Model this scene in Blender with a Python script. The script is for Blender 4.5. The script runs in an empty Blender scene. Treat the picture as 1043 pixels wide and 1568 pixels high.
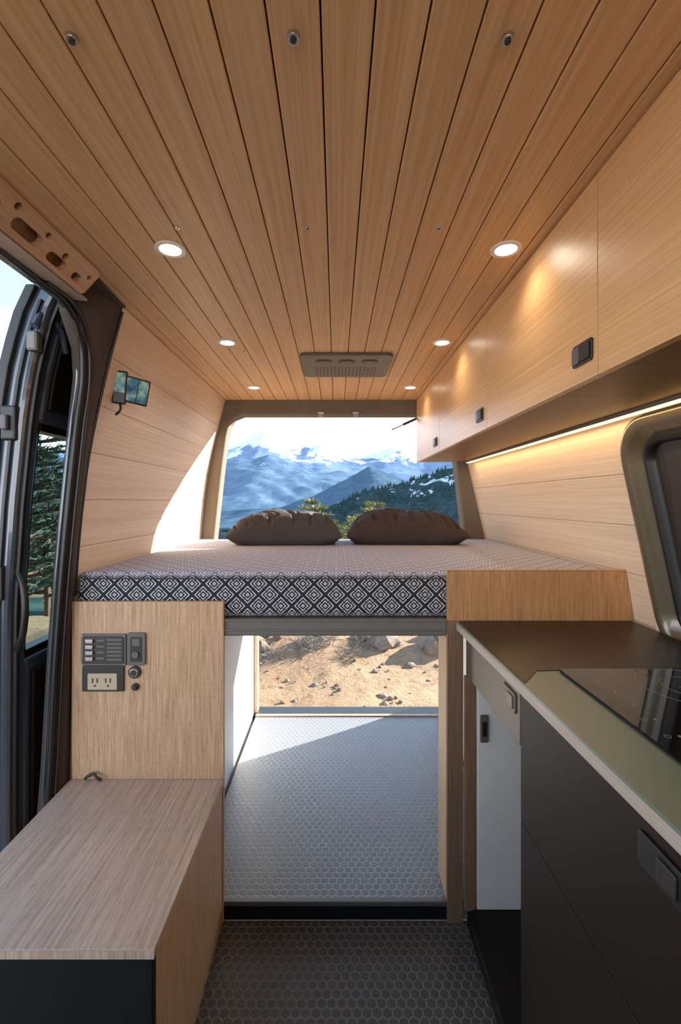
import bpy, bmesh, math, random
from mathutils import Vector, Matrix, noise
random.seed(7)
E = 1.31          # eye height above the main floor; geometry below is written relative to the eye level
F = 700.0         # focal length in px of a 1568 px tall frame

# ------------------------------------------------------------------ materials
def lin(c):
    return tuple([(x/255/12.92 if x/255 <= 0.04045 else ((x/255+0.055)/1.055)**2.4) for x in c]) + (1.0,)

class NT:
    def __init__(s, name):
        s.m = bpy.data.materials.new(name); s.m.use_nodes = True
        s.t = s.m.node_tree; s.b = s.t.nodes['Principled BSDF']
    def n(s, typ, **kw):
        nd = s.t.nodes.new(typ)
        for k, v in kw.items():
            if k.startswith('i_'): 
                nd.inputs[k[2:].replace('_', ' ')].default_value = v
            else: setattr(nd, k, v)
        return nd
    def l(s, a, b): s.t.links.new(a, b)
    def math(s, op, a, b=None, c=None):
        nd = s.n('ShaderNodeMath', operation=op)
        for i, v in enumerate((a, b, c)):
            if v is None: continue
            if isinstance(v, (int, float)): nd.inputs[i].default_value = v
            else: s.l(v, nd.inputs[i])
        return nd.outputs[0]
    def vm(s, op, a, b=None, out=0):
        nd = s.n('ShaderNodeVectorMath', operation=op)
        for i, v in enumerate((a, b)):
            if v is None: continue
            if isinstance(v, tuple): nd.inputs[i].default_value = v
            else: s.l(v, nd.inputs[i])
        return nd.outputs[out]
    def mix(s, f, a, b, blend='MIX'):
        nd = s.n('ShaderNodeMix', data_type='RGBA', blend_type=blend)
        for i, v in ((0, f), (6, a), (7, b)):
            if isinstance(v, (int, float, tuple)): nd.inputs[i].default_value = v
            else: s.l(v, nd.inputs[i])
        return nd.outputs[2]
    def ramp(s, f, stops):
        nd = s.n('ShaderNodeValToRGB'); e = nd.color_ramp.elements
        while len(e) < len(stops): e.new(0.5)
        for i, (p, c) in enumerate(stops):
            e[i].position = p; e[i].color = c if len(c) == 4 else tuple(c)+(1,)
        s.l(f, nd.inputs[0]); return nd.outputs[0]
    def noise(s, vec, scale, detail=4, rough=0.55, dist=0):
        nd = s.n('ShaderNodeTexNoise'); nd.inputs['Scale'].default_value = scale
        nd.inputs['Detail'].default_value = detail; nd.inputs['Roughness'].default_value = rough
        nd.inputs['Distortion'].default_value = dist
        s.l(vec, nd.inputs['Vector']); return nd.outputs[0]
    def uv(s): return s.n('ShaderNodeUVMap').outputs[0]
    def obj(s): return s.n('ShaderNodeNewGeometry').outputs['Position']
    def mapping(s, vec, scale):
        nd = s.n('ShaderNodeMapping'); nd.inputs['Scale'].default_value = scale
        s.l(vec, nd.inputs[0]); return nd.outputs[0]
    def bump(s, h, strength=0.3, dist=0.002):
        nd = s.n('ShaderNodeBump'); nd.inputs['Strength'].default_value = strength
        nd.inputs['Distance'].default_value = dist
        s.l(h, nd.inputs['Height']); s.l(nd.outputs[0], s.b.inputs['Normal'])
    def set(s, **kw):
        for k, v in kw.items():
            s.b.inputs[k.replace('_', ' ')].default_value = v
        return s

def plain(name, c, rough=0.5, metal=0.0, spec=0.5, noisy=0.06, nscale=30, coat=0.0):
    t = NT(name); t.set(Roughness=rough, Metallic=metal, Specular_IOR_Level=spec, Coat_Weight=coat)
    c = lin(c); d = tuple(x*(1-noisy*2) for x in c[:3])+(1,)
    f = t.noise(t.obj(), nscale, 3)
    t.l(t.mix(f, d, c), t.b.inputs['Base Color'])
    return t.m

def emis(name, c, strength):
    t = NT(name); t.set(Base_Color=lin(c), Emission_Color=lin(c), Emission_Strength=strength); return t.m

def wood(name, c1, c2, axis='V', rough=0.42, dark=0.55, fine=110, along=2.2, coat=0.0, spec=.5):
    t = NT(name); uv = t.uv()
    sc = (fine, along, 1) if axis == 'V' else (along, fine, 1)
    n1 = t.noise(t.mapping(uv, sc), 1.0, 5, 0.6, 0.3)
    sc2 = (fine*0.12, along*0.35, 1) if axis == 'V' else (along*0.35, fine*0.12, 1)
    n2 = t.noise(t.mapping(uv, sc2), 1.0, 3, 0.5, 0.2)
    sc3 = (fine*3.2, along*7, 1) if axis == 'V' else (along*7, fine*3.2, 1)
    n3 = t.noise(t.mapping(uv, sc3), 1.0, 2, 0.5)
    c1l, c2l = lin(c1), lin(c2)
    base = t.ramp(n1, [(0.32, c1l), (0.68, c2l)])
    tint = t.ramp(n2, [(0.3, (0.90, 0.89, 0.87, 1)), (0.7, (1.02, 1.02, 1.02, 1))])
    base = t.mix(1.0, base, tint, 'MULTIPLY')
    pores = t.ramp(n3, [(0.30, (dark, dark*0.95, dark*0.9, 1)), (0.42, (1, 1, 1, 1))])
    base = t.mix(0.8, base, pores, 'MULTIPLY')
    t.l(base, t.b.inputs['Base Color'])
    t.set(Roughness=rough, Coat_Weight=coat, Coat_Roughness=0.25, Specular_IOR_Level=spec)
    t.bump(n3, 0.12, 0.001)
    return t.m

def hexfloor(name, cell, edge, rough, size=0.031, metal=0.0, edgew=0.43):
    t = NT(name); uv = t.uv()
    p = t.vm('ADD', t.vm('SCALE', uv), (100, 173.205, 0))
    sc = p.node.inputs[0].links[0].from_node; sc.inputs['Scale'].default_value = 1/size
    r = (1, 1.7320508, 1); h = (0.5, 0.8660254, 0.5)
    a = t.vm('SUBTRACT', t.vm('MODULO', p, r), h)
    b = t.vm('SUBTRACT', t.vm('MODULO', t.vm('SUBTRACT', p, h), r), h)
    flat = (1, 1, 0)
    a = t.vm('MULTIPLY', a, flat); b = t.vm('MULTIPLY', b, flat)
    da = t.vm('DOT_PRODUCT', a, a, out=1); db = t.vm('DOT_PRODUCT', b, b, out=1)
    sel = t.math('LESS_THAN', da, db)
    mx = t.n('ShaderNodeMix', data_type='VECTOR'); t.l(sel, mx.inputs[0]); t.l(b, mx.inputs[4]); t.l(a, mx.inputs[5])
    g = t.vm('ABSOLUTE', mx.outputs[1])
    dt = t.vm('DOT_PRODUCT', g, (0.5, 0.8660254, 0), out=1)
    sx = t.n('ShaderNodeSeparateXYZ'); t.l(g, sx.inputs[0])
    hd = t.math('MAXIMUM', sx.outputs[0], dt)
    mask = t.ramp(hd, [(edgew-0.05, (0, 0, 0, 1)), (edgew+0.01, (1, 1, 1, 1))])
    nz = t.noise(t.obj(), 9, 4)
    cellc = t.mix(nz, tuple(x*0.8 for x in lin(cell)[:3])+(1,), lin(cell))
    t.l(t.mix(mask, cellc, lin(edge)), t.b.inputs['Base Color'])
    inv = t.math('SUBTRACT', 1.0, mask)
    t.bump(inv, 0.6, 0.002)
    t.set(Roughness=rough, Metallic=metal)
    return t.m

def mattress_mat(name, P, la, lb, da, db):
    t = NT(name); uv = t.uv()
    sx = t.n('ShaderNodeSeparateXYZ'); t.l(uv, sx.inputs[0])
    def fr(o, per, off): 
        v = t.math('FRACT', t.math('ADD', t.math('MULTIPLY', o, 1/per), 50+off))
        return t.math('ABSOLUTE', t.math('SUBTRACT', v, 0.5))
    u = fr(sx.outputs[0], P, 0.0); v = fr(sx.outputs[1], P, 0.2)
    d = t.math('ADD', u, v)
    dd = t.math('ABSOLUTE', t.math('SUBTRACT', d, 0.5))   # 0 on lattice, .5 at diamond centres
    st = t.math('FRACT', t.math('MULTIPLY', dd, 6.4))
    m = t.math('GREATER_THAN', st, 0.62)
    big = t.math('LESS_THAN', t.math('ABSOLUTE', t.math('SUBTRACT', u, v)), 0.028)
    m2 = t.math('MULTIPLY', m, t.math('SUBTRACT', 1.0, t.math('MULTIPLY', big, t.math('LESS_THAN', dd, 0.30))))
    nz = t.noise(uv, 900, 2)
    lightc = t.mix(nz, lin(la), lin(lb)); darkc = t.mix(nz, lin(da), lin(db))
    t.l(t.mix(m2, darkc, lightc), t.b.inputs['Base Color'])
    t.set(Roughness=0.9, Sheen_Weight=0.0)
    t.bump(nz, 0.3, 0.001)
    return t.m

def fabric(name, a, b, scale=600, rough=0.95, wr=0):
    t = NT(name); p = t.obj()
    n1 = t.noise(p, scale, 2); n2 = t.noise(p, 12, 3)
    c = t.mix(n1, lin(a), lin(b)); c = t.mix(0.25, c, t.ramp(n2, [(0.3, (0.6, 0.6, 0.6, 1)), (0.7, (1, 1, 1, 1))]), 'MULTIPLY')
    t.l(c, t.b.inputs['Base Color']); t.set(Roughness=rough, Specular_IOR_Level=.2)
    t.bump(n1, 0.4, 0.002); return t.m

M = {}
M['ceil'] = wood('ceiling_oak', (200, 152, 104), (226, 182, 134), 'V', 0.45, 0.80, 110, 1.4)
M['wallwood'] = wood('wall_oak', (216, 184, 150), (234, 206, 174), 'U', 0.5, 0.88, 110, 1.4)
M['cab'] = wood('cabinet_oak', (196, 146, 94), (222, 176, 124), 'U', 0.38, 0.85, 190, 1.3, 0.03)
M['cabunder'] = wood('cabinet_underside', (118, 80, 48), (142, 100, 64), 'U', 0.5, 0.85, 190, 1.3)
M['bamboo'] = wood('bamboo_vertical', (160, 120, 84), (208, 168, 128), 'V', 0.45, 0.50, 210, 7)
M['bamboodark'] = wood('bamboo_end_panel', (142, 96, 56), (184, 132, 82), 'V', 0.45, 0.50, 210, 7)
M['bench'] = wood('bench_bamboo', (160, 134, 112), (200, 174, 150), 'V', 0.4, 0.55, 140, 4)
M['post'] = wood('post_bamboo', (96, 70, 50), (124, 94, 70), 'V', 0.4, 0.7, 200, 5)
M['edge'] = wood('plywood_edge', (150, 134, 122), (174, 158, 146), 'U', 0.5, 0.8, 300, 4)
M['darkgap'] = plain('dark_backing', (36, 22, 14), 0.9)
M['mattress'] = mattress_mat('mattress_cover_pattern', .070, (182, 180, 182), (210, 208, 208), (11, 12, 23), (22, 23, 34))
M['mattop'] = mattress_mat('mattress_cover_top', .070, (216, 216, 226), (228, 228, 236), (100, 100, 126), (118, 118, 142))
M['felt'] = fabric('felt_trim', (84, 74, 62), (122, 110, 95))
M['feltdark'] = fabric('felt_trim_pillar', (58, 50, 44), (86, 76, 68))
M['pillowA'] = fabric('pillow_linen_grey', (56, 51, 52), (78, 72, 72), 900)
M['pillowB'] = fabric('pillow_linen_brown', (48, 37, 34), (68, 55, 51), 900)
M['black'] = plain('black_plastic', (14, 14, 15), 0.4)
M['blackmatte'] = plain('black_laminate', (8, 8, 8), 0.7, spec=.2)
M['rubber'] = plain('rubber_seal', (10, 11, 12), 0.38)
M['doorpaint'] = plain('door_grey_paint', (74, 84, 96), 0.2, 0.4, coat=0.8)
M['charcoal'] = plain('charcoal_laminate', (25, 19, 15), 0.5, spec=.15)
M['taupe'] = plain('taupe_laminate', (84, 70, 56), 0.45)
M['counter'] = plain('sage_countertop', (90, 106, 94), 0.34, spec=0.4)
M['counterdark'] = plain('counter_dark_reflection', (20, 14, 11), 0.36, spec=0.22)  # dark reflection on the far counter, put into colour
M['glassblack'] = plain('cooktop_glass', (4, 4, 5), 0.05, spec=0.35)
M['mark'] = plain('cooktop_marking', (110, 110, 106), 0.4)
M['grey'] = plain('grey_device', (84, 82, 82), 0.4)
M['greymetal'] = plain('aluminium_grey', (110, 108, 104), 0.42, 0.7)
M['beam'] = plain('grey_bed_beam', (94, 88, 82), 0.5)
M['vent'] = plain('vent_bronze', (82, 74, 66), 0.38, 0.3)
M['ventdark'] = plain('vent_dark', (22, 19, 17), 0.5)
M['steel'] = plain('screw_steel', (200, 196, 190), 0.25, 1.0)
M['trimring'] = plain('light_trim', (236, 226, 214), 0.35)
M['white'] = plain('white_panel', (226, 224, 220), 0.45)
M['niche'] = plain('brushed_steel_door', (220, 214, 206), 0.3, 0.15)
M['winframe'] = plain('olive_body_metal', (92, 82, 62), 0.26, 0.35, coat=0.7)
M['shade'] = plain('window_shade', (34, 28, 26), 0.6)
M['beige'] = plain('beige_socket', (180, 162, 130), 0.5)
M['roof'] = plain('roof_shell', (150, 150, 150), 0.6)
M['cabshell'] = plain('cab_lining', (150, 146, 140), 0.8)
M['puck'] = emis('downlight_glow', (255, 240, 215), 6)
M['led'] = emis('led_strip_glow', (255, 200, 110), 2.4)
M['floorA'] = hexfloor('hex_floor_rubber_grey', (110, 112, 115), (130, 132, 135), 0.42, 0.026)
M['floorB'] = hexfloor('hex_floor_rubber_dark', (72, 67, 61), (98, 90, 81), 0.36, 0.026)
def screen_mat():
    t = NT('display_screen'); n1 = t.noise(t.obj(), 28, 3)
    c = t.ramp(n1, [(0.3, lin((12, 34, 44))), (0.5, lin((50, 92, 110))), (0.65, lin((120, 138, 116)))])
    t.l(c, t.b.inputs['Base Color']); t.l(c, t.b.inputs['Emission Color']); t.set(Emission_Strength=0.25, Roughness=0.2, Specular_IOR_Level=.3); return t.m
M['screen'] = screen_mat()
def glass():
    t = NT('tinted_glass'); t.set(Base_Color=(0.40, 0.54, 0.54, 1), Roughness=0.0, IOR=1.2, Transmission_Weight=1.0); return t.m
M['glass'] = glass()

# ------------------------------------------------------------------ mesh helpers
def autouv(me, off=(0, 0), offs=None):
    uvl = me.uv_layers.new(name='UVMap')
    for p in me.polygons:
        n = p.normal; ax = max(range(3), key=lambda i: abs(n[i]))
        o = offs[p.index] if offs else off
        for li in p.loop_indices:
            v = me.vertices[me.loops[li].vertex_index].co
            q = (v.y, v.z) if ax == 0 else ((v.x, v.z) if ax == 1 else (v.x, v.y))
            uvl.data[li].uv = (q[0]+o[0], q[1]+o[1])

class MB:
    def __init__(s): s.v = []; s.f = []; s.mi = []; s.o = []; s.sm = []
    def add(s, verts, faces, mi=0, off=(0, 0), smooth=False):
        b = len(s.v); s.v += [tuple(v) for v in verts]
        for f in faces:
            s.f.append([i+b for i in f]); s.mi.append(mi); s.o.append(off); s.sm.append(smooth)
    def box(s, x0, x1, y0, y1, z0, z1, mi=0, off=(0, 0)):
        v = [(x0, y0, z0), (x1, y0, z0), (x1, y1, z0), (x0, y1, z0), (x0, y0, z1), (x1, y0, z1), (x1, y1, z1), (x0, y1, z1)]
        s.add(v, [(0, 3, 2, 1), (4, 5, 6, 7), (0, 1, 5, 4), (1, 2, 6, 5), (2, 3, 7, 6), (3, 0, 4, 7)], mi, off)
    def prism(s, poly, axis, a0, a1, mi=0, off=(0, 0), smooth=False):
        n = len(poly)
        def P(p, a): return (a, p[0], p[1]) if axis == 'x' else ((p[0], a, p[1]) if axis == 'y' else (p[0], p[1], a))
        v = [P(p, a0) for p in poly]+[P(p, a1) for p in poly]
        s.add(v, [list(range(n))[::-1], list(range(n, 2*n))], mi, off)
        b = len(s.v)-2*n
        for i in range(n):
            j = (i+1) % n
            s.f.append([b+i, b+j, b+n+j, b+n+i]); s.mi.append(mi); s.o.append(off); s.sm.append(smooth)
    def build(s, name, mats, parent=None, bevel=0, seg=2, subsurf=0, rot=None, center=None, recenter=True):
        me = bpy.data.meshes.new(name)
        vs = [Vector(v) for v in s.v]
        if center is not None: c = Vector(center)
        elif recenter:
            mn = Vector([min(v[i] for v in vs) for i in range(3)]); mx = Vector([max(v[i] for v in vs) for i in range(3)]); c = (mn+mx)/2
        else: c = Vector((0, 0, 0))
        me.from_pydata(vs, [], s.f); me.update()
        bm = bmesh.new(); bm.from_mesh(me); bmesh.ops.recalc_face_normals(bm, faces=bm.faces); bm.to_mesh(me); bm.free()
        autouv(me, offs=s.o)
        if center is None: me.transform(Matrix.Translation(-c))
        for m in mats: me.materials.append(M[m] if isinstance(m, str) else m)
        for i, p in enumerate(me.polygons): p.material_index = s.mi[i]; p.use_smooth = s.sm[i]
        ob = bpy.data.objects.new(name, me); bpy.context.collection.objects.link(ob)
        ob.location = c+Vector((0, 0, E))
        if rot: ob.rotation_euler = rot
        if parent: ob.parent = parent
        if bevel:
            m = ob.modifiers.new('b', 'BEVEL'); m.width = bevel; m.segments = seg; m.limit_method = 'ANGLE'; m.angle_limit = 0.6
        if subsurf:
            m = ob.modifiers.new('s', 'SUBSURF'); m.levels = subsurf; m.render_levels = subsurf
        return ob

def G(name):
    e = bpy.data.objects.new(name, None); bpy.context.collection.objects.link(e); e.empty_display_size = 0.1; return e
def box(name, x0, x1, y0, y1, z0, z1, mat, parent=None, bevel=0.002, off=(0, 0)):
    b = MB(); b.box(x0, x1, y0, y1, z0, z1, 0, off); return b.build(name, [mat], parent, bevel)
def prism(name, poly, axis, a0, a1, mat, parent=None, bevel=0.0, smooth=False, off=(0, 0)):
    b = MB(); b.prism(poly, axis, a0, a1, 0, off, smooth); return b.build(name, [mat], parent, bevel)
def rr(cx, cy, w, h, r, n=5):
    pts = []
    for (sx, sy, a0) in ((1, 1, 0), (-1, 1, 90), (-1, -1, 180), (1, -1, 270)):
        for i in range(n+1):
            a = math.radians(a0+90*i/n)
            pts.append((cx+sx*(w/2-r)+r*math.cos(a), cy+sy*(h/2-r)+r*math.sin(a)))
    return pts
def circ(cx, cy, r, n=28): return [(cx+r*math.cos(2*math.pi*i/n), cy+r*math.sin(2*math.pi*i/n)) for i in range(n)]
def ringmesh(b, cx, cy, r0, r1, z0, z1, mi=0, n=36):
    v = []
    for (r, z) in ((r0, z0), (r1, z0), (r1, z1), (r0, z1)):
        v += [(cx+r*math.cos(2*math.pi*i/n), cy+r*math.sin(2*math.pi*i/n), z) for i in range(n)]
    f = []
    for k in range(4):
        for i in range(n):
            j = (i+1) % n; k2 = (k+1) % 4
            f.append((k*n+i, k*n+j, k2*n+j, k2*n+i))
    b.add(v, f, mi, smooth=False)
def tube(name, pts, r, mat, parent=None, res=3):
    cu = bpy.data.curves.new(name, 'CURVE'); cu.dimensions = '3D'; cu.bevel_depth = r; cu.bevel_resolution = res
    sp = cu.splines.new('BEZIER'); sp.bezier_points.add(len(pts)-1)
    for i, p in enumerate(pts):
        bp = sp.bezier_points[i]; bp.co = (p[0], p[1], p[2]+E); bp.handle_left_type = bp.handle_right_type = 'AUTO'
    cu.use_fill_caps = True; cu.materials.append(M[mat])
    tmp = bpy.data.objects.new('tmp', cu); bpy.context.collection.objects.link(tmp)
    dg = bpy.context.evaluated_depsgraph_get(); me = bpy.data.meshes.new_from_object(tmp.evaluated_get(dg))
    bpy.data.objects.remove(tmp)
    me.name = name
    ob = bpy.data.objects.new(name, me); bpy.context.collection.objects.link(ob); ob.parent = parent
    for p in me.polygons: p.use_smooth = True
    return ob
def interp(prof, z):
    prof = sorted(prof)
    if z <= prof[0][0]: return prof[0][1]
    for (a, xa), (b, xb) in zip(prof, prof[1:]):
        if z <= b: return xa+(xb-xa)*(z-a)/(b-a)
    return prof[-1][1]

PL = [(.62, -.675), (.45, -.72), (.3, -.755), (.15, -.785), (0, -.805), (-.15, -.82), (-.37, -.835), (-1.31, -.85)]
PR = [(.62, .70), (.24, .80), (0, .855), (-.22, .905), (-.37, .93), (-1.31, .93)]
YB = 1.43   # bed front plane
YR = 2.79   # rear frame

# ------------------------------------------------------------------ shell
b = MB(); w = 0.0694
x = -.02-w*10
while x < .80:
    x0, x1 = max(x+.0013, -.70), x+w-.0013
    if x1 > x0+.01: b.box(x0, x1, -.35, YR, .62, .634, 0, (random.random()*9, random.random()*9))
    x += w
b.box(-.70, .80, -.35, YR, .634, .64, 1)
b.build('ceiling', ['ceil', 'darkgap'], bevel=.0018)
box('roof_panel', -.88, .98, -1.6, 2.95, .645, .70, 'roof')

def wall_boards(name, prof, y0, y1, zs, sign, mat, th=.012):
    b = MB()
    for za, zb in zs:
        n = 3
        zz = [za+.0007+(zb-za-.0014)*i/n for i in range(n+1)]
        inner = [(interp(prof, z), z) for z in zz]
        outer = [(interp(prof, z)+sign*th, z) for z in reversed(zz)]
        b.prism(inner+outer, 'y', y0, y1, 0, (random.random()*9, random.random()*9))
    zlo, zhi = zs[0][0], zs[-1][1]
    zz = [zlo+(zhi-zlo)*i/12 for i in range(13)]
    inner = [(interp(prof, z)+sign*(th+.001), z) for z in zz]; outer = [(interp(prof, z)+sign*(th+.03), z) for z in reversed(zz)]
    b.prism(inner+outer, 'y', y0, y1, 1)
    return b.build(name, [mat, 'darkgap'], bevel=.001)
zs = [(-1.31, -.6), (-.6, -.295), (-.295, -.145), (-.145, .006), (.006, .157), (.157, .307), (.307, .46), (.46, .618)]
wall_boards('wall_left', PL, 1.45, YR, zs, -1, 'wallwood')
zs = [(-1.31, -.6), (-.6, -.37), (-.37, -.22), (-.22, -.07), (-.07, .08), (.08, .235), (.235, .40), (.40, .618)]
wall_boards('wall_right', PR, 1.30, YR, zs, 1, 'wallwood')
b = MB(); b.box(.935, .96, -1.6, 1.30, -1.31, -.445, 0); b.build('wall_right_lower', ['wallwood'])
b = MB(); b.prism([(interp(PR, .23)+.0, .232), (.70, .618), (.74, .618), (.84, .232)], 'y', -1.6, 1.30, 0); b.build('wall_right_upper', ['wallwood'])
b = MB(); b.box(.925, .98, -1.6, .28, -.445, .232, 0); b.build('wall_right_forward', ['wallwood'])
# cab shell: windscreen opening and driver-side wall behind camera, added to cut fill light
b = MB()
b.box(-.88, .96, -1.62, -1.58, -1.31, -.40, 0); b.box(-.88, .96, -1.62, -1.58, .50, .64, 0)
b.box(-.88, -.82, -1.62, -1.58, -.40, .50, 0); b.box(.88, .96, -1.62, -1.58, -.40, .50, 0)
b.build('added_unseen_wall_front', ['cabshell'])
b = MB(); b.box(-.88, -.85, -1.58, -.1, -1.31, -.35, 0); b.box(-.88, -.85, -1.58, -.1, .50, .64, 0); b.box(-.88, -.85, -.35, -.05, -1.31, .64, 0)
b.box(-.85, .93, -1.58, -.36, .62, .64, 0)
b.build('added_unseen_wall_left', ['cabshell'])

# rear body frame (open rear doorway), felt trimmed
inner = [(-.60, -1.40), (-.62, -1.25), (-.74, -.9), (-.76, -.5), (-.745, -.22), (-.70, .2), (-.672, .40), (-.655, .47), (-.625, .51), (-.575, .53),
         (.585, .53), (.64, .51), (.675, .47), (.70, .40), (.735, .23), (.787, -.22), (.79, -.5), (.77, -.9), (.66, -1.25), (.64, -1.40)]
b = MB(); n = len(inner)
outp = []
for (ix, iz) in inner:
    if iz < .505: outp.append((-1.0 if ix < 0 else 1.0, iz if iz < .4 else .4+(iz-.4)*2))
    else: outp.append((ix*1.15, .70))
v = []
for y in (YR, 2.90):
    v += [(p[0], y, p[1]) for p in inner]+[(p[0], y, p[1]) for p in outp]
f = []
for i in range(n-1):
    f.append((i, i+1, n+i+1, n+i)); f.append((2*n+i, 3*n+i, 3*n+i+1, 2*n+i+1))
    f.append((i, 2*n+i, 2*n+i+1, i+1)); f.append((n+i, n+i+1, 3*n+i+1, 3*n+i))
b.add(v, f)
b.build('wall_back', ['felt'], bevel=.012, seg=3)
tube('door_seal_trim', [(p[0]*1.035, 2.912, p[1]+.022 if p[1] > .45 else p[1]) for p in inner[1:-1]], .012, 'rubber')

# floors
box('floor', -.87, .96, -1.58, 1.43, -1.35, -1.31, 'floorB', bevel=0)
g = G('garage_floor')
box('panel', -.47, .60, YB, 2.68, -1.31, -1.25, 'floorA', g, bevel=.003)
box('front_nosing', -.352, .345, YB-.006, YB+.012, -1.262, -1.2465, 'greymetal', g)
box('riser', -.352, .345, YB-.004, YB-.0005, -1.305, -1.263, 'blackmatte', g, 0)
box('rear_threshold', -.60, .64, 2.68, 2.78, -1.31, -1.247, 'rubber', g)
box('rear_sill_wood', -.47, .60, 2.655, 2.679, -1.2495, -1.243, 'bamboo', g)
box('underfloor_panel', -.80, .90, 1.50, 2.75, -1.42, -1.36, 'roof')
b = MB()
b.box(-.80, -.487, 1.535, 2.74, -1.305, -.435, 0); b.box(-.492, -.466, 2.70, 2.76, -1.25, -.435, 1)
b.build('wheel_box', ['white', 'bamboo'], bevel=.003)
b = MB(); b.box(.62, .90, 1.56, 2.74, -1.305, -.435, 0); b.box(.612, .625, 2.66, 2.74, -1.25, -.435, 1)
b.build('wheel_box', ['white', 'bamboo'], bevel=.003)

# ------------------------------------------------------------------ bed
bed = G('platform_bed')
box('platform', -.825, .905, 1.462, 2.74, -.43, -.37, 'beam', bed)
b = MB(); b.box(-.352, .345, YB, YB+.03, -.418, -.367, 0); b.box(-.352, .345, YB-.004, YB, -.405, -.399, 1); b.box(-.352, .345, YB-.005, YB+.001, -.374, -.367, 0)
b.build('front_beam', ['beam', 'greymetal'], bed, .002)
b = MB(); b.box(-.822, .90, 1.442, 2.74, -.366, -.225, 0)
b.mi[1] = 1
m = b.build('mattress', ['mattress', 'mattop'], bed, .02, 5)
for p in m.data.polygons: p.use_smooth = True
tube('mattress_piping', [(-.80, 1.441, -.243), (-.2, 1.4405, -.243), (.34, 1.441, -.243)], .0025, 'pillowA', bed)
box('end_panel', .346, .925, YB-.006, YB+.010, -.372, -.217, 'bamboodark', bed, .0015)
box('end_panel_cap', .346, .925, YB-.0065, YB+.0105, -.217, -.213, 'bamboodark', bed, .001)
b = MB(); b.box(.345, .395, YB-.01, YB+.11, -1.31, -.372, 0, (3, 2)); b.box(.3435, .3455, YB+.002, YB+.108, -1.245, -.425, 1, (1, 1))  # paler skin on the left face paints its lit side
b.build('post', ['post', 'bamboo'], bed, .003)

# left control cabinet
cab = G('control_cabinet')
box('front_panel', -.822, -.350, 1.42, 1.436, -1.31, -.311, 'bamboo', cab, .0015, off=(.3, .7))
S = 1.42/F
def P(px, py): return ((px-515)*S, -(py-768)*S)
pan = G('switch_panel')
def plate(name, x0, y0, x1, y1, r, d, mat, parent, ybase=1.42, bev=.0015):
    a = P(x0, y0); c = P(x1, y1)
    return prism(name, rr((a[0]+c[0])/2, (a[1]+c[1])/2, abs(c[0]-a[0]), abs(c[1]-a[1]), r), 'y', ybase-d, ybase, mat, parent, bev)
plate('bezel', 126, 970, 194.5, 1018, .004, .008, 'grey', pan)
plate('face', 129, 973, 192, 1015, .003, .0095, 'ventdark', pan)
for i in range(4):
    plate('toggle_%d' % i, 134, 977+i*9, 146, 983+i*9, .003, .016, 'steel', pan)
    plate('label_%d' % i, 150, 978+i*9, 162, 981+i*9, .001, .010, 'grey', pan, bev=0)
for i in range(6): plate('readout_%d' % i, 166, 977+i*6, 188, 980+i*6, .001, .010, 'grey', pan, bev=0)
for (sx, sy) in ((128.5, 972.5), (192.5, 972.5), (128.5, 1015.5), (192.5, 1015.5)):
    p = P(sx, sy); prism('bolt', circ(p[0], p[1], .0022, 10), 'y', 1.409, 1.412, 'steel', pan)
sw = G('monitor_panel')
plate('bezel', 196, 968, 224, 1018, .007, .008, 'grey', sw)
plate('inner', 201, 974, 219, 1012, .004, .0095, 'black', sw)
plate('display', 204, 977, 216, 988, .002, .0105, 'grey', sw)
plate('knob', 205, 996, 215, 1006, .008, .016, 'grey', sw)
so = G('power_outlet')
plate('body', 127, 1018.8, 191, 1058, .004, .006, 'black', so)
plate('insert', 136, 1030, 181, 1055, .003, .0085, 'beige', so)
for q in range(2):
    plate('slot_a%d' % q, 143+q*20, 1037, 145+q*20, 1044, .0005, .009, 'black', so, bev=0)
    plate('slot_b%d' % q, 150+q*20, 1037, 152+q*20, 1044, .0005, .009, 'black', so, bev=0)
    plate('slot_c%d' % q, 146+q*20, 1047, 149+q*20, 1050, .0005, .009, 'black', so, bev=0)
for (px, py, r) in ((207, 1028.5, .0195), (208, 1051, .0115)):
    p = P(px, py); s2 = G('round_socket')
    prism('rim', circ(p[0], p[1], r), 'y', 1.412, 1.42, 'black', s2, .002)
    prism('cap', circ(p[0], p[1], r*.65), 'y', 1.408, 1.412, 'steel' if r > .015 else 'black', s2, .001)
    prism('core', circ(p[0], p[1], r*.5), 'y', 1.4065, 1.408, 'ventdark', s2)

# bench
be = G('storage_bench')
BY = .885
b = MB(); b.box(-.826, -.350, BY-.006, 1.418, -.880, -.862, 0, (2, 1)); b.build('top', ['bench'], be, .002)
box('front_panel', -.822, -.356, BY, BY+.018, -1.31, -.881, 'blackmatte', be)
box('side_panel', -.374, -.354, BY+.019, 1.418, -1.31, -.881, 'bamboo', be, off=(1, 3))
box('outer_side_panel', -.822, -.804, BY+.019, 1.418, -1.31, -.881, 'bamboo', be)
box('edge_strip', -.826, -.350, BY-.0075, BY-.0062, -.879, -.863, 'bench', be, 0)
tube('cable_strap', [(-.775, 1.412, -.856), (-.765, 1.405, -.845), (-.748, 1.408, -.840), (-.735, 1.402, -.847), (-.722, 1.405, -.856)], .0045, 'black')

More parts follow.
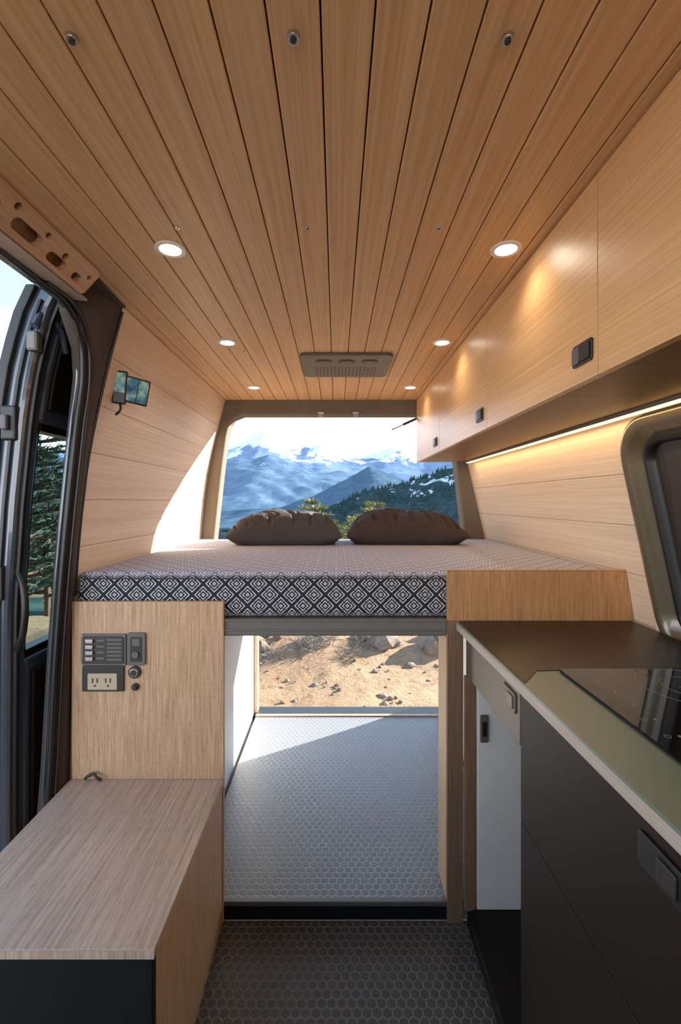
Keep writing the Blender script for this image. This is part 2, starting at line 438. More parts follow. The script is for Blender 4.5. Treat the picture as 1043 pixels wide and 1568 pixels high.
# ------------------------------------------------------------------ upper cabinets
up = G('overhead_cabinet')
CX = .49
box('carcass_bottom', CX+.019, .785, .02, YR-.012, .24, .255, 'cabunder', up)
box('carcass_end', CX+.019, .69, YR-.014, YR-.002, .24, .618, 'cab', up)
box('inner_shadow', CX+.02, CX+.03, .02, YR-.015, .256, .618, 'darkgap', up, 0)
for i, (a, c) in enumerate(((.02, .8560), (.8580, 1.4890), (1.4910, 2.1790), (2.1810, YR-.002))):
    box('door_%d' % i, CX, CX+.018, a, c, .238, .616, 'cab', up, .001, off=(0, random.random()*0.1))
for (yy) in (.905, 1.555, 2.255, .07):
    l = G('latch'); l.parent = up
    prism('plate', rr(yy, .293, .070, .044, .006), 'x', CX-.005, CX, 'black', l, .0015)
    prism('push_button', rr(yy-.014, .293, .034, .032, .004), 'x', CX-.009, CX-.005, 'ventdark', l, .0015)
    prism('lever', rr(yy+.020, .293, .026, .034, .004), 'x', CX-.0075, CX-.005, 'grey', l, .0015)
box('light_rail', .762, .785, .30, 2.70, .228, .2395, 'greymetal', up, .001)
box('led_strip', .762, .784, .32, 2.68, .2255, .2278, 'led', up, 0)
ld = bpy.data.lights.new('led_strip_light', 'AREA'); ld.shape = 'RECTANGLE'; ld.size = .02; ld.size_y = 2.3; ld.energy = 1.0; ld.color = (1, .66, .36)
lo = bpy.data.objects.new('led_strip_light', ld); bpy.context.collection.objects.link(lo); lo.location = (.772, 1.5, .222+E); lo.parent = up

# ------------------------------------------------------------------ ceiling fittings
for (lx, ly) in ((-.407, 1.121), (.416, 1.121), (-.424, 1.779), (.412, 1.779), (-.446, 2.48), (.402, 2.48)):
    g = G('recessed_downlight')
    b = MB(); ringmesh(b, lx, ly, .026, .037, .616, .6205); b.build('trim_ring', ['trimring'], g, .001)
    prism('diffuser', circ(lx, ly, .0262), 'z', .6175, .6215, 'puck', g)
    l = bpy.data.lights.new('lamp', 'SPOT'); l.energy = 1.5; l.color = (1, .82, .60); l.spot_size = 2.5; l.spot_blend = .8; l.shadow_soft_size = .03
    o = bpy.data.objects.new('lamp', l); bpy.context.collection.objects.link(o); o.location = (lx, ly, .612+E); o.parent = g
b = MB()
for (sx, sy, r) in [(-.353, .61, .0085), (-.057, .608, .009), (.229, .61, .0085)]+[(xx, 1.035, .005) for xx in (-.36, -.065, .232)]+[(xx, 1.40, .004) for xx in (-.37, -.075, .225)]+[(xx, 1.88, .004) for xx in (-.38, .23)]:
    b.prism(circ(sx, sy, r, 18), 'z', .614 if r > .008 else .618, .621, 0)
    b.prism(circ(sx, sy, r*.5, 12), 'z', .612 if r > .008 else .617, .6145 if r > .008 else .6182, 1)
b.build('ceiling_screws', ['steel', 'ventdark'], bevel=.001)
sp = G('ceiling_speaker_panel')
prism('plate', rr(.043, 2.07, .395, .34, .03), 'z', .608, .6195, 'vent', sp, .003)
for i, cx in enumerate((-.055, .045, .145)):
    prism('knob_recess_%d' % i, rr(cx, 1.985, .075, .055, .026), 'z', .6065, .6085, 'ventdark', sp, .001)
    prism('knob_%d' % i, rr(cx, 1.985, .05, .03, .014), 'z', .604, .607, 'vent', sp, .001)
b = MB()
for i in range(17):
    for j in range(6): b.prism(circ(-.09+i*.0168, 2.07+j*.025, .0042, 8), 'z', .607, .6082, 0)
b.build('perforations', ['ventdark'], sp)

# ------------------------------------------------------------------ pillows
def pillow(name, cx, cy, w, d, h, mat, seed, rz, lift=0.0):
    b = MB(); N, K = 90, 60
    for s in (1, -1):
        vs = []
        for j in range(K+1):
            for i in range(N+1):
                u = -1+2*i/N; v = -1+2*j/K
                e = max(0, 1-abs(u)**3.4)**.62*max(0, 1-abs(v)**2.8)**.60
                px = u*w/2*(1-.05*(1-abs(v)**2)*abs(u)**4)
                py = v*d/2*(1-.07*(1-abs(u)**2)*abs(v)**3)
                nn = noise.fractal(Vector((u*1.6+seed, v*1.4, seed)), 1, 2, 2)
                cr = abs(noise.noise(Vector((u*2.6+seed*3, v*1.0+u*1.2, 4.2))))
                cr2 = abs(noise.noise(Vector((u*5+v*3+seed, v*3-u*2, 8.2))))
                edge = min(1, (1-abs(u))*5, (1-abs(v))*4)
                wr = nn*.013-(.024*max(0, .14-cr)/.14+.016*max(0, .11-cr2)/.11)*edge
                if s > 0: z = e*h*.78*(1+.08*u*(1 if seed < 3 else -1))+wr*min(1, e*2)
                else: z = -min(e*h*.5, h*.26)
                vs.append((px, py, z))
        fs = [(j*(N+1)+i, j*(N+1)+i+1, (j+1)*(N+1)+i+1, (j+1)*(N+1)+i) for j in range(K) for i in range(N)]
        b.add(vs, fs, 0, smooth=True)
    ob = b.build(name, [mat], center=(cx, cy, -.225+h*.26+.001), rot=(0, 0, rz))
    bm = bmesh.new(); bm.from_mesh(ob.data); bmesh.ops.remove_doubles(bm, verts=bm.verts, dist=.0008); bmesh.ops.recalc_face_normals(bm, faces=bm.faces); bm.to_mesh(ob.data); bm.free()
    return ob
pillow('pillow', -.275, 2.50, .60, .38, .17, 'pillowA', 1.3, .05)
pillow('pillow', .375, 2.52, .64, .38, .175, 'pillowB', 5.1, -.04)

# ------------------------------------------------------------------ kitchen
kt = G('kitchen_counter')
b = MB()
poly = [(.372, YB-.012), (.388, .40), (.39, -.1), (.915, -.1), (.915, YB-.012)]
b.prism(poly, 'z', -.376, -.371, 0); b.build('top', ['counter'], kt, .0006)
b = MB(); b.prism([(p[0]+(.0008 if p[0] < .5 else 0), p[1]) for p in poly], 'z', -.398, -.3765, 0); b.build('top_edge', ['edge'], kt, .001)
b = MB(); b.prism([(.378, YB-.02), (.384, .93), (.44, 1.0), (.915, 1.02), (.915, YB-.02)], 'z', -.3709, -.3695, 0); b.build('counter_reflection', ['counterdark'], kt, .0005)  # thin dark sheet painting a reflection on the plain counter
X0 = .402
box('near_carcass', X0+.019, .915, -.1, .998, -1.305, -.40, 'charcoal', kt)
for nm, a, c, z0, z1 in (('drawer_near', -.1, .996, -.693, -.402), ('lower_drawer', -.1, .996, -1.305, -.695)):
    box(nm, X0, X0+.018, a, c, z0, z1, 'charcoal', kt, .001)
box('top_drawer_front', X0, X0+.018, 1.0, YB-.014, -.535, -.402, 'taupe', kt, .0015)
box('top_drawer_body', X0+.019, .915, 1.0, YB-.014, -.53, -.402, 'charcoal', kt)
box('niche_plinth', X0, .915, 1.0, YB-.02, -1.305, -1.262, 'charcoal', kt, .003)
b = MB(); b.box(.397, .433, YB-.018, YB-.004, -1.262, -.54, 1); b.box(.436, .915, YB-.018, YB-.002, -1.262, -.54, 0)
b.build('niche_door', ['niche', 'post'], kt, .003)
prism('niche_latch', rr(.456, -.70, .024, .085, .005), 'y', YB-.024, YB-.018, 'taupe', kt, .001)
prism('niche_latch_core', rr(.456, -.70, .012, .045, .003), 'y', YB-.027, YB-.024, 'black', kt, .001)
for yy, zz, wd in ((1.055, -.452, .075), (.56, -.452, .085)):
    prism('latch_plate', rr(yy, zz, wd, .046, .006), 'x', X0-.005, X0, 'taupe' if yy > 1 else 'black', kt, .0015)
    prism('latch_button', rr(yy-.012, zz, .034, .03, .004), 'x', X0-.008, X0-.005, 'grey' if yy > 1 else 'ventdark', kt, .0015)
ck = G('induction_cooktop')
prism('glass', rr(.70, .70, .43, .60, .01), 'z', -.3694, -.365, 'glassblack', ck, .001)
b = MB()
for (cx, cy, r) in ((.70, .90, .095), (.70, .60, .085)):
    for q in (1, .55): ringmesh(b, cx, cy, r*q-.0008, r*q, -.3651, -.3646, 0, 48)
    for a in range(4):
        t = a*math.pi/2; b.box(cx+math.cos(t)*.02-.005, cx+math.cos(t)*.02+.005, cy+math.sin(t)*.02-.0006, cy+math.sin(t)*.02+.0006, -.3651, -.3646, 0)
for i in range(7):
    ringmesh(b, .515, .93-i*.055, .0044, .0050, -.3651, -.3646, 0, 16)
    b.box(.532, .536, .93-i*.055-.003, .93-i*.055+.003, -.3651, -.3646, 0)
b.build('markings', ['mark'], ck)

# ------------------------------------------------------------------ right window
wn = G('window_1')
zt_, zb_ = .227, -.43
yc, zc, hw, hh = .80, (zt_+zb_)/2, .52, (zt_-zb_)/2
def ring(inset, dx, r):
    pts = rr(yc, zc, 2*(hw-inset), 2*(hh-inset), max(.02, r-inset), 8)
    return [(interp(PR, p[1])+dx, p[0], p[1]) for p in pts]
rings = [ring(0, .0, .12), ring(.003, -.008, .12), ring(.014, -.009, .12), ring(.030, .004, .12), ring(.045, .030, .12), ring(.055, .034, .12)]
b = MB(); n = len(rings[0]); v = sum(rings, []); f = []
for k in range(len(rings)-1):
    for i in range(n):
        j = (i+1) % n; f.append((k*n+i, k*n+j, (k+1)*n+j, (k+1)*n+i))
b.add(v, f, 0, smooth=True); b.build('frame', ['winframe'], wn)
r1 = ring(.053, .022, .12); r2 = ring(.068, .022, .12); r3 = ring(.072, .05, .12)
b = MB(); v = r1+r2+r3; f = []
for k in range(2):
    for i in range(n):
        j = (i+1) % n; f.append((k*n+i, k*n+j, (k+1)*n+j, (k+1)*n+i))
b.add(v, f, 0, smooth=True); b.build('gasket', ['rubber'], wn)
b = MB(); b.add(ring(.06, .045, .12), [list(range(n))], 0); b.build('shade', ['shade'], wn)
b = MB(); b.add(ring(-.02, .060, .12), [list(range(n))], 0); b.build('outer_skin', ['roof'], wn)
b = MB(); rng = ring(-.001, -.0005, .12)
for i in range(n-1):
    p, q = rng[i], rng[i+1]
    if p[1] > 1.18 and q[1] > 1.18:
        zt = .237 if p[2] > zc else -.432
        P2 = lambda y, z: (interp(PR, z)-.0005, y, z)
        if abs(p[2]-zc) > .15 and abs(q[2]-zc) > .15: b.add([P2(p[1], p[2]), P2(q[1], q[2]), P2(q[1], zt), P2(p[1], zt)], [(0, 1, 2, 3)], 0)
b.build('trim_1', ['wallwood'])

# ------------------------------------------------------------------ left: door header, pillar, gasket, sliding door
def plate_holes(outer, holes, th):
    cu = bpy.data.curves.new('c', 'CURVE'); cu.dimensions = '2D'; cu.fill_mode = 'BOTH'; cu.extrude = th/2
    for poly in [outer]+holes:
        sp = cu.splines.new('POLY'); sp.points.add(len(poly)-1); sp.use_cyclic_u = True
        for i, p in enumerate(poly): sp.points[i].co = (p[0], p[1], 0, 1)
    o = bpy.data.objects.new('c', cu); bpy.context.collection.objects.link(o)
    me = bpy.data.meshes.new_from_object(o.evaluated_get(bpy.context.evaluated_depsgraph_get()))
    vs = [tuple(v.co) for v in me.vertices]; fs = [list(p.vertices) for p in me.polygons]
    bpy.data.objects.remove(o); return vs, fs
hd = G('sliding_door_header')
H = .082
holes = [rr(1.175, .028, .035, .022, .010), rr(1.105, .050, .02, .02, .0099), rr(1.095, .026, .07, .026, .012), rr(1.03, .060, .016, .016, .0079), rr(.985, .032, .09, .030, .014),
         rr(.93, .062, .018, .018, .0089), rr(.86, .032, .09, .03, .014), rr(.79, .06, .018, .018, .0089), rr(.70, .032, .09, .03, .014), rr(1.21, .05, .014, .014, .0069)]
vs, fs = plate_holes([(.2, 0), (1.225, 0), (1.235, .01), (1.235, .072), (1.225, H), (.2, H)], holes, .016)
A = Vector((-.692, .562)); B = Vector((-.640, .619)); dv = (B-A)/H; nv = Vector((dv.y, -dv.x))
M['header'] = wood('header_bamboo', (176, 130, 92), (206, 162, 122), 'U', 0.45, 0.8, 120, 3)
b = MB(); b.add([(A.x+dv.x*v[1]+nv.x*v[2], v[0], A.y+dv.y*v[1]+nv.y*v[2]) for v in vs], fs, 0); b.build('board', ['header'], hd)
b = MB(); b.prism([(-.715, .57), (-.655, .63), (-.72, .64), (-.76, .60)], 'y', .2, 1.23, 0); b.build('back_channel', ['bamboodark'], hd)
b = MB(); b.prism([(-.692, .556), (-.692, .563), (-.755, .571), (-.755, .564)], 'y', -.1, 1.27, 0); b.build('soffit', ['edge'], hd)
b = MB(); b.prism([(-.755, .560), (-.755, .60), (-.80, .64), (-.83, .60), (-.785, .565)], 'y', -.1, 1.45, 0); b.build('rail', ['doorpaint'], hd, .003)
gp = [(-.752, .15, .562), (-.752, .8, .562), (-.752, 1.15, .560), (-.748, 1.27, .548), (-.755, 1.34, .50), (-.762, 1.375, .40), (-.785, 1.38, .22), (-.822, 1.38, -.15), (-.845, 1.38, -.45), (-.862, 1.37, -.85), (-.872, 1.34, -1.15), (-.88, 1.25, -1.28)]
gs = G('weatherstrip'); gs.parent = hd
tube('seal_bulb', gp, .009, 'rubber', gs); tube('seal_inner', [(p[0]+.015, p[1]+.012, p[2]-.004 if p[1] > 1.3 else p[2]) for p in gp[2:]], .006, 'rubber', gs)
tube('seal_outer', [(p[0]-.022, p[1]+.01, p[2]+.008) for p in gp], .006, 'doorpaint', gs)
b = MB(); v = []; f = []; K = 24
for i in range(K+1):
    z = .62-(.62+1.31)*i/K
    gx = interp([(p[2], p[0]) for p in gp[3:]], z); gy = interp([(p[2], p[1]) for p in gp[3:]], z)
    if z > .56: gx, gy = -.735, 1.24
    wx = interp(PL, z)
    for t in (0, .25, .5, .75, 1):
        bulge = .012*math.sin(math.pi*t)
        v.append((wx+(gx-wx)*t+bulge, 1.448+(gy+.008-1.448)*t, z))
    v.append((gx-.035, gy+.012, z)); v.append((gx-.04, 1.50, z))
for i in range(K):
    for j in range(6): f.append((i*7+j, i*7+j+1, (i+1)*7+j+1, (i+1)*7+j))
b.add(v, f, 0, smooth=True); b.build('pillar_trim', ['feltdark'])
b = MB(); b.prism([(-.75, 1.236), (-.655, 1.236), (-.668, 1.45), (-.75, 1.45)], 'z', .612, .6195, 0); b.build('trim_2', ['feltdark'], bevel=.003)
tube('pillar_piping', [(interp(PL, z)+.004, 1.446, z) for z in (.60, .45, .3, .15, 0, -.15, -.3)], .004, 'rubber')

sd = G('sliding_door')
PD = [(.64, -.79), (.56, -.83), (.5, -.85), (.38, -.88), (.25, -.90), (0, -.925), (-.3, -.945), (-.9, -.95), (-1.25, -.945)]
def doorslab(name, y0, y1, z0, z1, din, dout, mat, n=10, bev=.006):
    zz = [z0+(z1-z0)*i/n for i in range(n+1)]
    poly = [(interp(PD, z)-din, z) for z in zz]+[(interp(PD, z)-dout, z) for z in reversed(zz)]
    b = MB(); b.prism(poly, 'y', y0, y1); return b.build(name, [mat], sd, bev)
GZ0, GZ1 = -.48, .24
doorslab('front_stile', 1.315, 1.395, -1.25, .64, 0, .075, 'doorpaint', 24, .012)
doorslab('inner_seal', 1.335, 1.352, -1.25, .60, -.012, .002, 'rubber', 24, .004)
doorslab('edge_flange', 1.300, 1.315, -1.25, .62, .055, .085, 'rubber', 24, .004)
doorslab('edge_channel', 1.306, 1.316, -1.2, .58, .022, .032, 'rubber', 24, .002)
doorslab('top_rail', 1.395, 2.60, GZ1, .64, 0, .07, 'doorpaint', 8, .01)
doorslab('top_rail_inner', 1.41, 2.58, GZ1+.04, .50, -.012, 0, 'charcoal', 8, .01)
doorslab('lower_panel', 1.395, 2.60, -1.25, GZ0, 0, .07, 'doorpaint', 8, .01)
doorslab('lower_trim', 1.41, 2.55, -1.1, GZ0-.04, -.015, .0, 'charcoal', 8, .01)
doorslab('rear_stile', 2.48, 2.60, GZ0, GZ1, 0, .07, 'doorpaint', 8, .01)
doorslab('window_seal_front', 1.395, 1.412, GZ0, GZ1, .012, .06, 'rubber', 8, .003)
doorslab('window_seal_top', 1.412, 2.48, GZ1-.022, GZ1, .012, .06, 'rubber', 3, .003)
doorslab('window_seal_bottom', 1.412, 2.48, GZ0, GZ0+.022, .012, .06, 'rubber', 3, .003)
doorslab('glass', 1.412, 2.48, GZ0, GZ1, .045, .050, 'glass', 10, 0)
for z in (.225, -.235):
    xx = interp(PD, z)
    box('latch_plate', xx-.055, xx-.012, 1.300, 1.3155, z-.05, z+.05, 'black', sd, .006)
    box('latch_bolt', xx-.045, xx-.028, 1.286, 1.301, z-.022, z+.022, 'grey', sd, .004)
tube('hinge_arm', [(-.86, 1.30, .50), (-.85, 1.33, .545), (-.84, 1.38, .53), (-.84, 1.42, .46)], .010, 'doorpaint', sd)
tube('pull_handle', [(-.94, 1.345, -.20), (-.915, 1.335, -.25), (-.915, 1.335, -.38), (-.94, 1.345, -.44)], .010, 'black', sd)
box('hinge_bracket', -.885, -.852, 1.30, 1.33, .43, .49, 'greymetal', sd, .008)

# wall display: dark side unit plus a screen on a bracket
ds = G('wall_display')
R = (math.radians(-8), math.radians(6), math.radians(-56))
b = MB(); b.box(-.006, .006, -.040, .040, -.044, .044, 0); b.build('case', ['black'], ds, .003, center=(-.680, 1.555, .375), rot=R)
b = MB(); b.box(.006, .0072, -.035, .000, -.038, .038, 0); b.box(.006, .0072, .003, .035, -.038, .038, 0); b.build('screens', ['screen'], ds, 0, center=(-.680, 1.555, .375), rot=R)
R2 = (math.radians(-4), math.radians(4), math.radians(-70))
b = MB(); b.box(-.012, .010, -.022, .022, -.058, .052, 0); b.build('side_unit', ['black'], ds, .005, center=(-.724, 1.53, .385), rot=R2)
b = MB(); b.box(.010, .0112, -.016, .016, -.020, .044, 0); b.build('side_screen', ['screen'], ds, 0, center=(-.724, 1.53, .385), rot=R2)
tube('cable', [(-.725, 1.53, .33), (-.72, 1.525, .308), (-.738, 1.53, .29)], .004, 'black', ds)
st = G('gas_strut'); tube('rod', [(.34, 2.80, .44), (.42, 2.80, .475)], .005, 'steel', st); tube('cylinder', [(.41, 2.80, .471), (.50, 2.80, .512)], .008, 'black', st)
for hx in (-.092, .118):
    hk = G('header_hook'); box('base', hx-.018, hx+.018, 2.775, 2.79, .53, .545, 'steel', hk); tube('loop', [(hx-.01, 2.775, .532), (hx-.01, 2.765, .520), (hx+.01, 2.765, .520), (hx+.01, 2.775, .532)], .003, 'steel', hk)

# ------------------------------------------------------------------ outside
def gh(x, y):
    z = -1.97+.10*noise.noise(Vector((x*.45, y*.45, 1)))+.05*noise.noise(Vector((x*1.7, y*1.7, 5)))+.03*noise.noise(Vector((x*6, y*6, 9)))
    z += .30*math.exp(-((y-6.3)/.7)**2)*(.6+.6*noise.noise(Vector((x*.8, 3, 3))))
    if y > 7.5: z -= (y-7.5)*.22
    if x < -6: z -= (-x-6)*.05
    return z
def gridmesh(name, xs, ys, fn, mat, parent=None):
    b = MB(); nx = len(xs)
    v = [(x, y, fn(x, y)) for y in ys for x in xs]
    f = [(j*nx+i, j*nx+i+1, (j+1)*nx+i+1, (j+1)*nx+i) for j in range(len(ys)-1) for i in range(nx-1)]
    b.add(v, f, 0, smooth=True); return b.build(name, [mat], parent, recenter=False)
t = NT('dirt_ground'); p = t.obj()
n1 = t.noise(p, 1.4, 6); n2 = t.noise(p, 9, 6, .75); n3 = t.noise(p, 45, 3, .7)
c = t.ramp(n1, [(.3, lin((126, 92, 58))), (.7, lin((156, 122, 84)))])
c = t.mix(.8, c, t.ramp(n2, [(.36, (.50, .45, .40, 1)), (.52, (1.05, 1.05, 1.05, 1))]), 'MULTIPLY')
c = t.mix(t.ramp(n3, [(.60, (0, 0, 0, 1)), (.68, (1, 1, 1, 1))]), c, lin((88, 72, 58)))
t.l(c, t.b.inputs['Base Color']); t.set(Roughness=.95); hh2 = t.math('ADD', n2, t.math('MULTIPLY', n3, .4)); t.bump(hh2, .8, .07); M['dirt'] = t.m
xs = [4*u+46*u**3 for u in [-1+2*i/170 for i in range(171)]]
ys = [-9+18*v+46*v**4 for v in [i/230 for i in range(231)]]
gridmesh('ground', xs, ys, gh, 'dirt')

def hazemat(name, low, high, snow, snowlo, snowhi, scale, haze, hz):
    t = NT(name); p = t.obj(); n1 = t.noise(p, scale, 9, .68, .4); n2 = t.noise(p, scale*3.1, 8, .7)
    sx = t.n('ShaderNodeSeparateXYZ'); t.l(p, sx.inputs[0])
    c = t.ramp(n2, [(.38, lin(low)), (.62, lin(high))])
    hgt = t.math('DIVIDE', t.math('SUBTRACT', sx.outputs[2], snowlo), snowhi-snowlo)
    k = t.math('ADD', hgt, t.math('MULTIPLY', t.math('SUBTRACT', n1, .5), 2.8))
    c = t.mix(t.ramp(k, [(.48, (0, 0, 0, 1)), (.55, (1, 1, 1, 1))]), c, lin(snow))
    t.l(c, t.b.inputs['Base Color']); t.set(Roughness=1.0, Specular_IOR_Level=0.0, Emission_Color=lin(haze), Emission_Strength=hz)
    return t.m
ml = G('mountain_landscape')
def ridge(name, Y0, Yc, Y1, base, pts, amp, nscale, mat, NX=170, NY=60, span=(-.95, .75)):
    xs = [Yc*(span[0]+(span[1]-span[0])*i/NX) for i in range(NX+1)]
    ys = [Y0+(Y1-Y0)*j/NY for j in range(NY+1)]
    def fn(x, y):
        px = 515+F*x/Yc; top = (768-interp(pts, px))/F*Yc
        t = (y-Y0)/(Yc-Y0) if y < Yc else (Y1-y)/(Y1-Yc)
        t = max(0, min(1, t)); s = t**1.15
        nn = noise.ridged_multi_fractal(Vector((x/nscale, y/nscale, base)), 1.0, 2.1, 6, 1.0, 2.0)-1.1
        return base+(top-base)*s+amp*nn*(.15+.85*min(1, 2*t)*(1-.55*s))
    ob = gridmesh(name, xs, ys, fn, mat, ml); return fn
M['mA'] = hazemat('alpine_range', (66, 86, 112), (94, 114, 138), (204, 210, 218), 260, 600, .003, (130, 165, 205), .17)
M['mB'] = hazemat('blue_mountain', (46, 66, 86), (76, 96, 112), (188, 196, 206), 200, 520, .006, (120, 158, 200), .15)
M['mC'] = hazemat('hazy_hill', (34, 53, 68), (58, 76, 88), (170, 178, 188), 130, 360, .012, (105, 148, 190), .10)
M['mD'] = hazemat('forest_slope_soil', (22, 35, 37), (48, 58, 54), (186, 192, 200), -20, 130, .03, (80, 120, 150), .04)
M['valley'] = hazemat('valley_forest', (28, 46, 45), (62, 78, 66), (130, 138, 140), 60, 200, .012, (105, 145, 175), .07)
def vfn(x, y):
    t = min(1, max(0, (y-50)/500)); return -12-60*t**.6+6*noise.noise(Vector((x/120, y/160, 2)))*min(1, (y-50)/100)
xs = [4200*(u**3*.8+u*.2) for u in [-1+2*i/120 for i in range(121)]]
ys = [50+4000*v**2.2 for v in [i/140 for i in range(141)]]
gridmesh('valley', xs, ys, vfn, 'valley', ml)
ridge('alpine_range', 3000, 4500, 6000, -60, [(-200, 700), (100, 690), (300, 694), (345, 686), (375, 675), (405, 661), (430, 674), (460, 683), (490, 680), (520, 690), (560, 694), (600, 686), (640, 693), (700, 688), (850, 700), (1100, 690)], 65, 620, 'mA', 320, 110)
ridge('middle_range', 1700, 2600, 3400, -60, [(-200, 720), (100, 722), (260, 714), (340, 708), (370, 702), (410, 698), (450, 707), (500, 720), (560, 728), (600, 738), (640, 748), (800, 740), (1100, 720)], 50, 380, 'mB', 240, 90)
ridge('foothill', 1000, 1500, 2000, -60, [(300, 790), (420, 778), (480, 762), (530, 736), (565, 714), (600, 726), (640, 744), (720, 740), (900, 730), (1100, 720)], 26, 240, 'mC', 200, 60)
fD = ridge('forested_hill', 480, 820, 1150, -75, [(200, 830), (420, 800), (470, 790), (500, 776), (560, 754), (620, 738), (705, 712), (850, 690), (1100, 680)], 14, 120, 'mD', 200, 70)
t = NT('conifer_far'); n1 = t.noise(t.obj(), .05, 3); t.l(t.mix(n1, lin((18, 33, 33)), lin((40, 57, 50))), t.b.inputs['Base Color']); t.set(Roughness=1.0, Specular_IOR_Level=0, Emission_Color=lin((80, 120, 150)), Emission_Strength=.028); M['farpine'] = t.m  # distance haze put in as a faint blue emission
b = MB(); cnt = 0
while cnt < 6500:
    y = random.uniform(500, 830) if cnt < 4500 else random.uniform(420, 1400)
    x = y*random.uniform(-.30, .42) if cnt < 4500 else y*random.uniform(-.7, .5)
    z = fD(x, y) if cnt < 4500 else vfn(x, y)
    if cnt < 4500 and noise.noise(Vector((x/35, y/50, 0))) < -.12: cnt += 1; continue
    h = random.uniform(4, 8)*(y/700); r = h*.25; a0 = random.random()
    vs = [(x+r*math.cos(a0+k*1.257), y+r*math.sin(a0+k*1.257), z-1) for k in range(5)]+[(x, y, z+h)]
    b.add(vs, [(k, (k+1) % 5, 5) for k in range(5)]); cnt += 1
b.build('distant_forest', ['farpine'], ml, recenter=False)

def needle(name, a, b_):
    t = NT(name); n1 = t.noise(t.obj(), 3, 3); t.l(t.mix(n1, lin(a), lin(b_)), t.b.inputs['Base Color']); t.set(Roughness=.8); return t.m
M['needA'] = needle('pine_needles_bright', (72, 82, 34), (132, 128, 60))
M['needB'] = needle('pine_needles_dark', (16, 34, 24), (36, 56, 36))
M['bark'] = plain('pine_bark', (92, 68, 50), .9)
def pine(name, x, y, h, mat, seed, spread=.34, dens=26):
    rnd = random.Random(seed); b = MB(); z0 = gh(x, y)-.1
    b.prism([(x+.05*h*.35*math.cos(a*.7854), y+.05*h*.35*math.sin(a*.7854)) for a in range(8)], 'z', z0, z0+h*.5, 1)
    b.add([(x+.012*h*math.cos(a*.7854), y+.012*h*math.sin(a*.7854), z0+h*.5) for a in range(8)]+[(x, y, z0+h*.97)], [(a, (a+1) % 8, 8) for a in range(8)], 1)
    L = 15
    for k in range(L):
        t = k/(L-1); zz = z0+h*(.15+.82*t); R = h*spread*(1-t)**.6*rnd.uniform(.8, 1.15)+.06*h
        for q in range(9):
            a = rnd.random()*6.283; rr_ = R*rnd.uniform(.65, 1.1); ca, sa = math.cos(a), math.sin(a)
            ex, ey, ez = x+ca*rr_, y+sa*rr_, zz+rr_*.18
            b.add([(x, y, zz-.01*h), (x, y, zz+.008*h), (ex, ey, ez)], [(0, 1, 2)], 1)
            for s in range(dens):
                d = rnd.uniform(.25, 1.0); c = Vector((x+ca*rr_*d, y+sa*rr_*d, zz+rr_*.18*d))
                dr = Vector((ca+rnd.uniform(-.9, .9), sa+rnd.uniform(-.9, .9), rnd.uniform(-.2, .9))).normalized()*h*.05*rnd.uniform(.6, 1.3)
                sd_ = dr.cross(Vector((rnd.uniform(-1, 1), rnd.uniform(-1, 1), rnd.uniform(-1, 1)))).normalized()*h*.007
                b.add([c-sd_, c+sd_, c+dr], [(0, 1, 2)], 0)
    return b.build(name, [mat, 'bark'], recenter=False)
pine('pine_tree', -.75, 15, 3.75, 'needA', 1, .36); pine('pine_tree', -.2, 16.5, 3.4, 'needA', 2, .34); pine('pine_tree', 1.35, 16, 3.85, 'needA', 3, .36)
pine('pine_tree', .75, 18, 3.8, 'needA', 4, .34); pine('pine_tree', -3.3, 17, 3.4, 'needB', 5); pine('pine_tree', 4.5, 20, 4.2, 'needB', 6)
k = 10
for (x, y, h) in ((-7.6, 11, 5.0), (-9.2, 12.5, 5.4), (-8.3, 9.6, 4.0), (-11, 14, 6), (-12.5, 12.5, 6), (-9.8, 15.5, 5.6), (-12, 17.5, 6.5), (-6.9, 8.6, 3.0), (-10.4, 11, 5.0)):
    pine('pine_tree', x, y, h, 'needB', k, .4, 34); k += 1

berm = G('rocky_berm')
t = NT('granite_rock'); n1 = t.noise(t.obj(), 5, 6, .7); n2 = t.noise(t.obj(), 60, 3)
c = t.ramp(n1, [(.3, lin((72, 55, 42))), (.55, lin((112, 92, 74))), (.75, lin((142, 130, 116)))]); t.l(c, t.b.inputs['Base Color']); t.set(Roughness=.9); t.bump(n2, .5, .02); M['rock'] = t.m
def rocks(name, n, fx, fy, smin, smax, seed):
    rnd = random.Random(seed); b = MB()
    bm = bmesh.new(); bmesh.ops.create_icosphere(bm, subdivisions=2, radius=1); bv = [v.co.copy() for v in bm.verts]; bf = [[v.index for v in f.verts] for f in bm.faces]; bm.free()
    for i in range(n):
        x, y = rnd.uniform(*fx), rnd.uniform(*fy); s = rnd.uniform(smin, smax)*rnd.choice((.6, .8, 1, 1.5)); q = rnd.random()*50
        sc = (s*rnd.uniform(.8, 1.4), s*rnd.uniform(.8, 1.3), s*rnd.uniform(.5, .9)); z = gh(x, y)+sc[2]*.3
        vs = []
        for v in bv:
            k = 1+.45*noise.noise(v*1.3+Vector((q, 0, 0)))+.15*noise.noise(v*3+Vector((q, 0, 0)))
            vs.append((x+v.x*sc[0]*k, y+v.y*sc[1]*k, z+v.z*sc[2]*k))
        b.add(vs, bf, 0)
    return b.build(name, ['rock'], berm, recenter=False)
rocks('boulders', 80, (-3.5, 4.5), (5.7, 7.2), .07, .17, 3)
rocks('stones', 420, (-4, 5), (3.3, 5.5), .01, .028, 4)
M['twig'] = plain('dry_brush', (120, 112, 102), .9)
rnd = random.Random(5); b = MB()
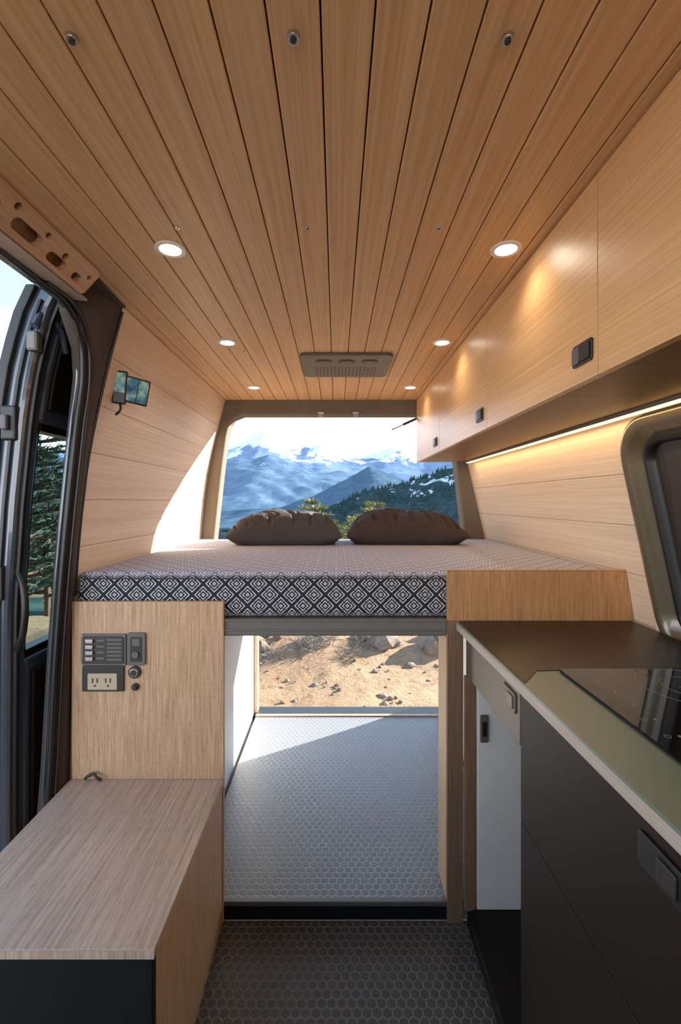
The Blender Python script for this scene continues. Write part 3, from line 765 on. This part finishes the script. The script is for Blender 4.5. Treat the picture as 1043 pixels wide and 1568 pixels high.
for q in range(9):
    cx, cy = rnd.uniform(-1.2, .5), rnd.uniform(5.55, 6.0); cz = gh(cx, cy)
    for s in range(90):
        d = Vector((rnd.uniform(-1, 1), rnd.uniform(-1, 1), rnd.uniform(.1, 1))).normalized()*rnd.uniform(.12, .30); c = Vector((cx+rnd.uniform(-.12, .12), cy+rnd.uniform(-.12, .12), cz))
        sd_ = d.cross(Vector((rnd.random(), rnd.random(), rnd.random()))).normalized()*.004
        b.add([c-sd_, c+sd_, c+d], [(0, 1, 2)])
b.build('dry_brush', ['twig'], berm, recenter=False)

# ------------------------------------------------------------------ light
az = Vector((.867, .5)); el = math.radians(21.5)
sd3 = Vector((az.x*math.cos(el), az.y*math.cos(el), math.sin(el)))
sun = bpy.data.lights.new('sun', 'SUN'); sun.energy = 12.0; sun.angle = math.radians(.53); sun.color = (1, .96, .90)
so_ = bpy.data.objects.new('sun', sun); bpy.context.collection.objects.link(so_); so_.rotation_euler = (-sd3).to_track_quat('-Z', 'Y').to_euler(); so_.location = (6, 6, 8)
w = bpy.data.worlds.new('sky'); bpy.context.scene.world = w; w.use_nodes = True; nt = w.node_tree
bg = nt.nodes['Background']; tc = nt.nodes.new('ShaderNodeTexCoord'); sx = nt.nodes.new('ShaderNodeSeparateXYZ'); rp = nt.nodes.new('ShaderNodeValToRGB')
nt.links.new(tc.outputs['Generated'], sx.inputs[0]); nt.links.new(sx.outputs[2], rp.inputs[0]); nt.links.new(rp.outputs[0], bg.inputs[0])
e = rp.color_ramp.elements; e[0].position = 0.0; e[0].color = (.98, .98, 1, 1); e[1].position = 1.0; e[1].color = (.10, .22, .46, 1)
x = e.new(.19); x.color = (.76, .84, .95, 1); x = e.new(.33); x.color = (.17, .25, .36, 1)
bg.inputs[1].default_value = 2.0

# ------------------------------------------------------------------ camera
cd = bpy.data.cameras.new('camera'); cd.sensor_fit = 'VERTICAL'; cd.sensor_height = 36; cd.sensor_width = 24
cd.lens = F/1568*36; cd.shift_x = 6.5/1568; cd.shift_y = -16/1568; cd.clip_end = 20000; cd.clip_start = .02
co = bpy.data.objects.new('camera', cd); bpy.context.collection.objects.link(co); co.location = (0, 0, E); co.rotation_euler = (math.pi/2, 0, 0)
bpy.context.scene.camera = co
vs_ = bpy.context.scene.view_settings
vs_.view_transform = 'Standard'; vs_.look = 'None'; vs_.exposure = 1.25; vs_.gamma = 1.13
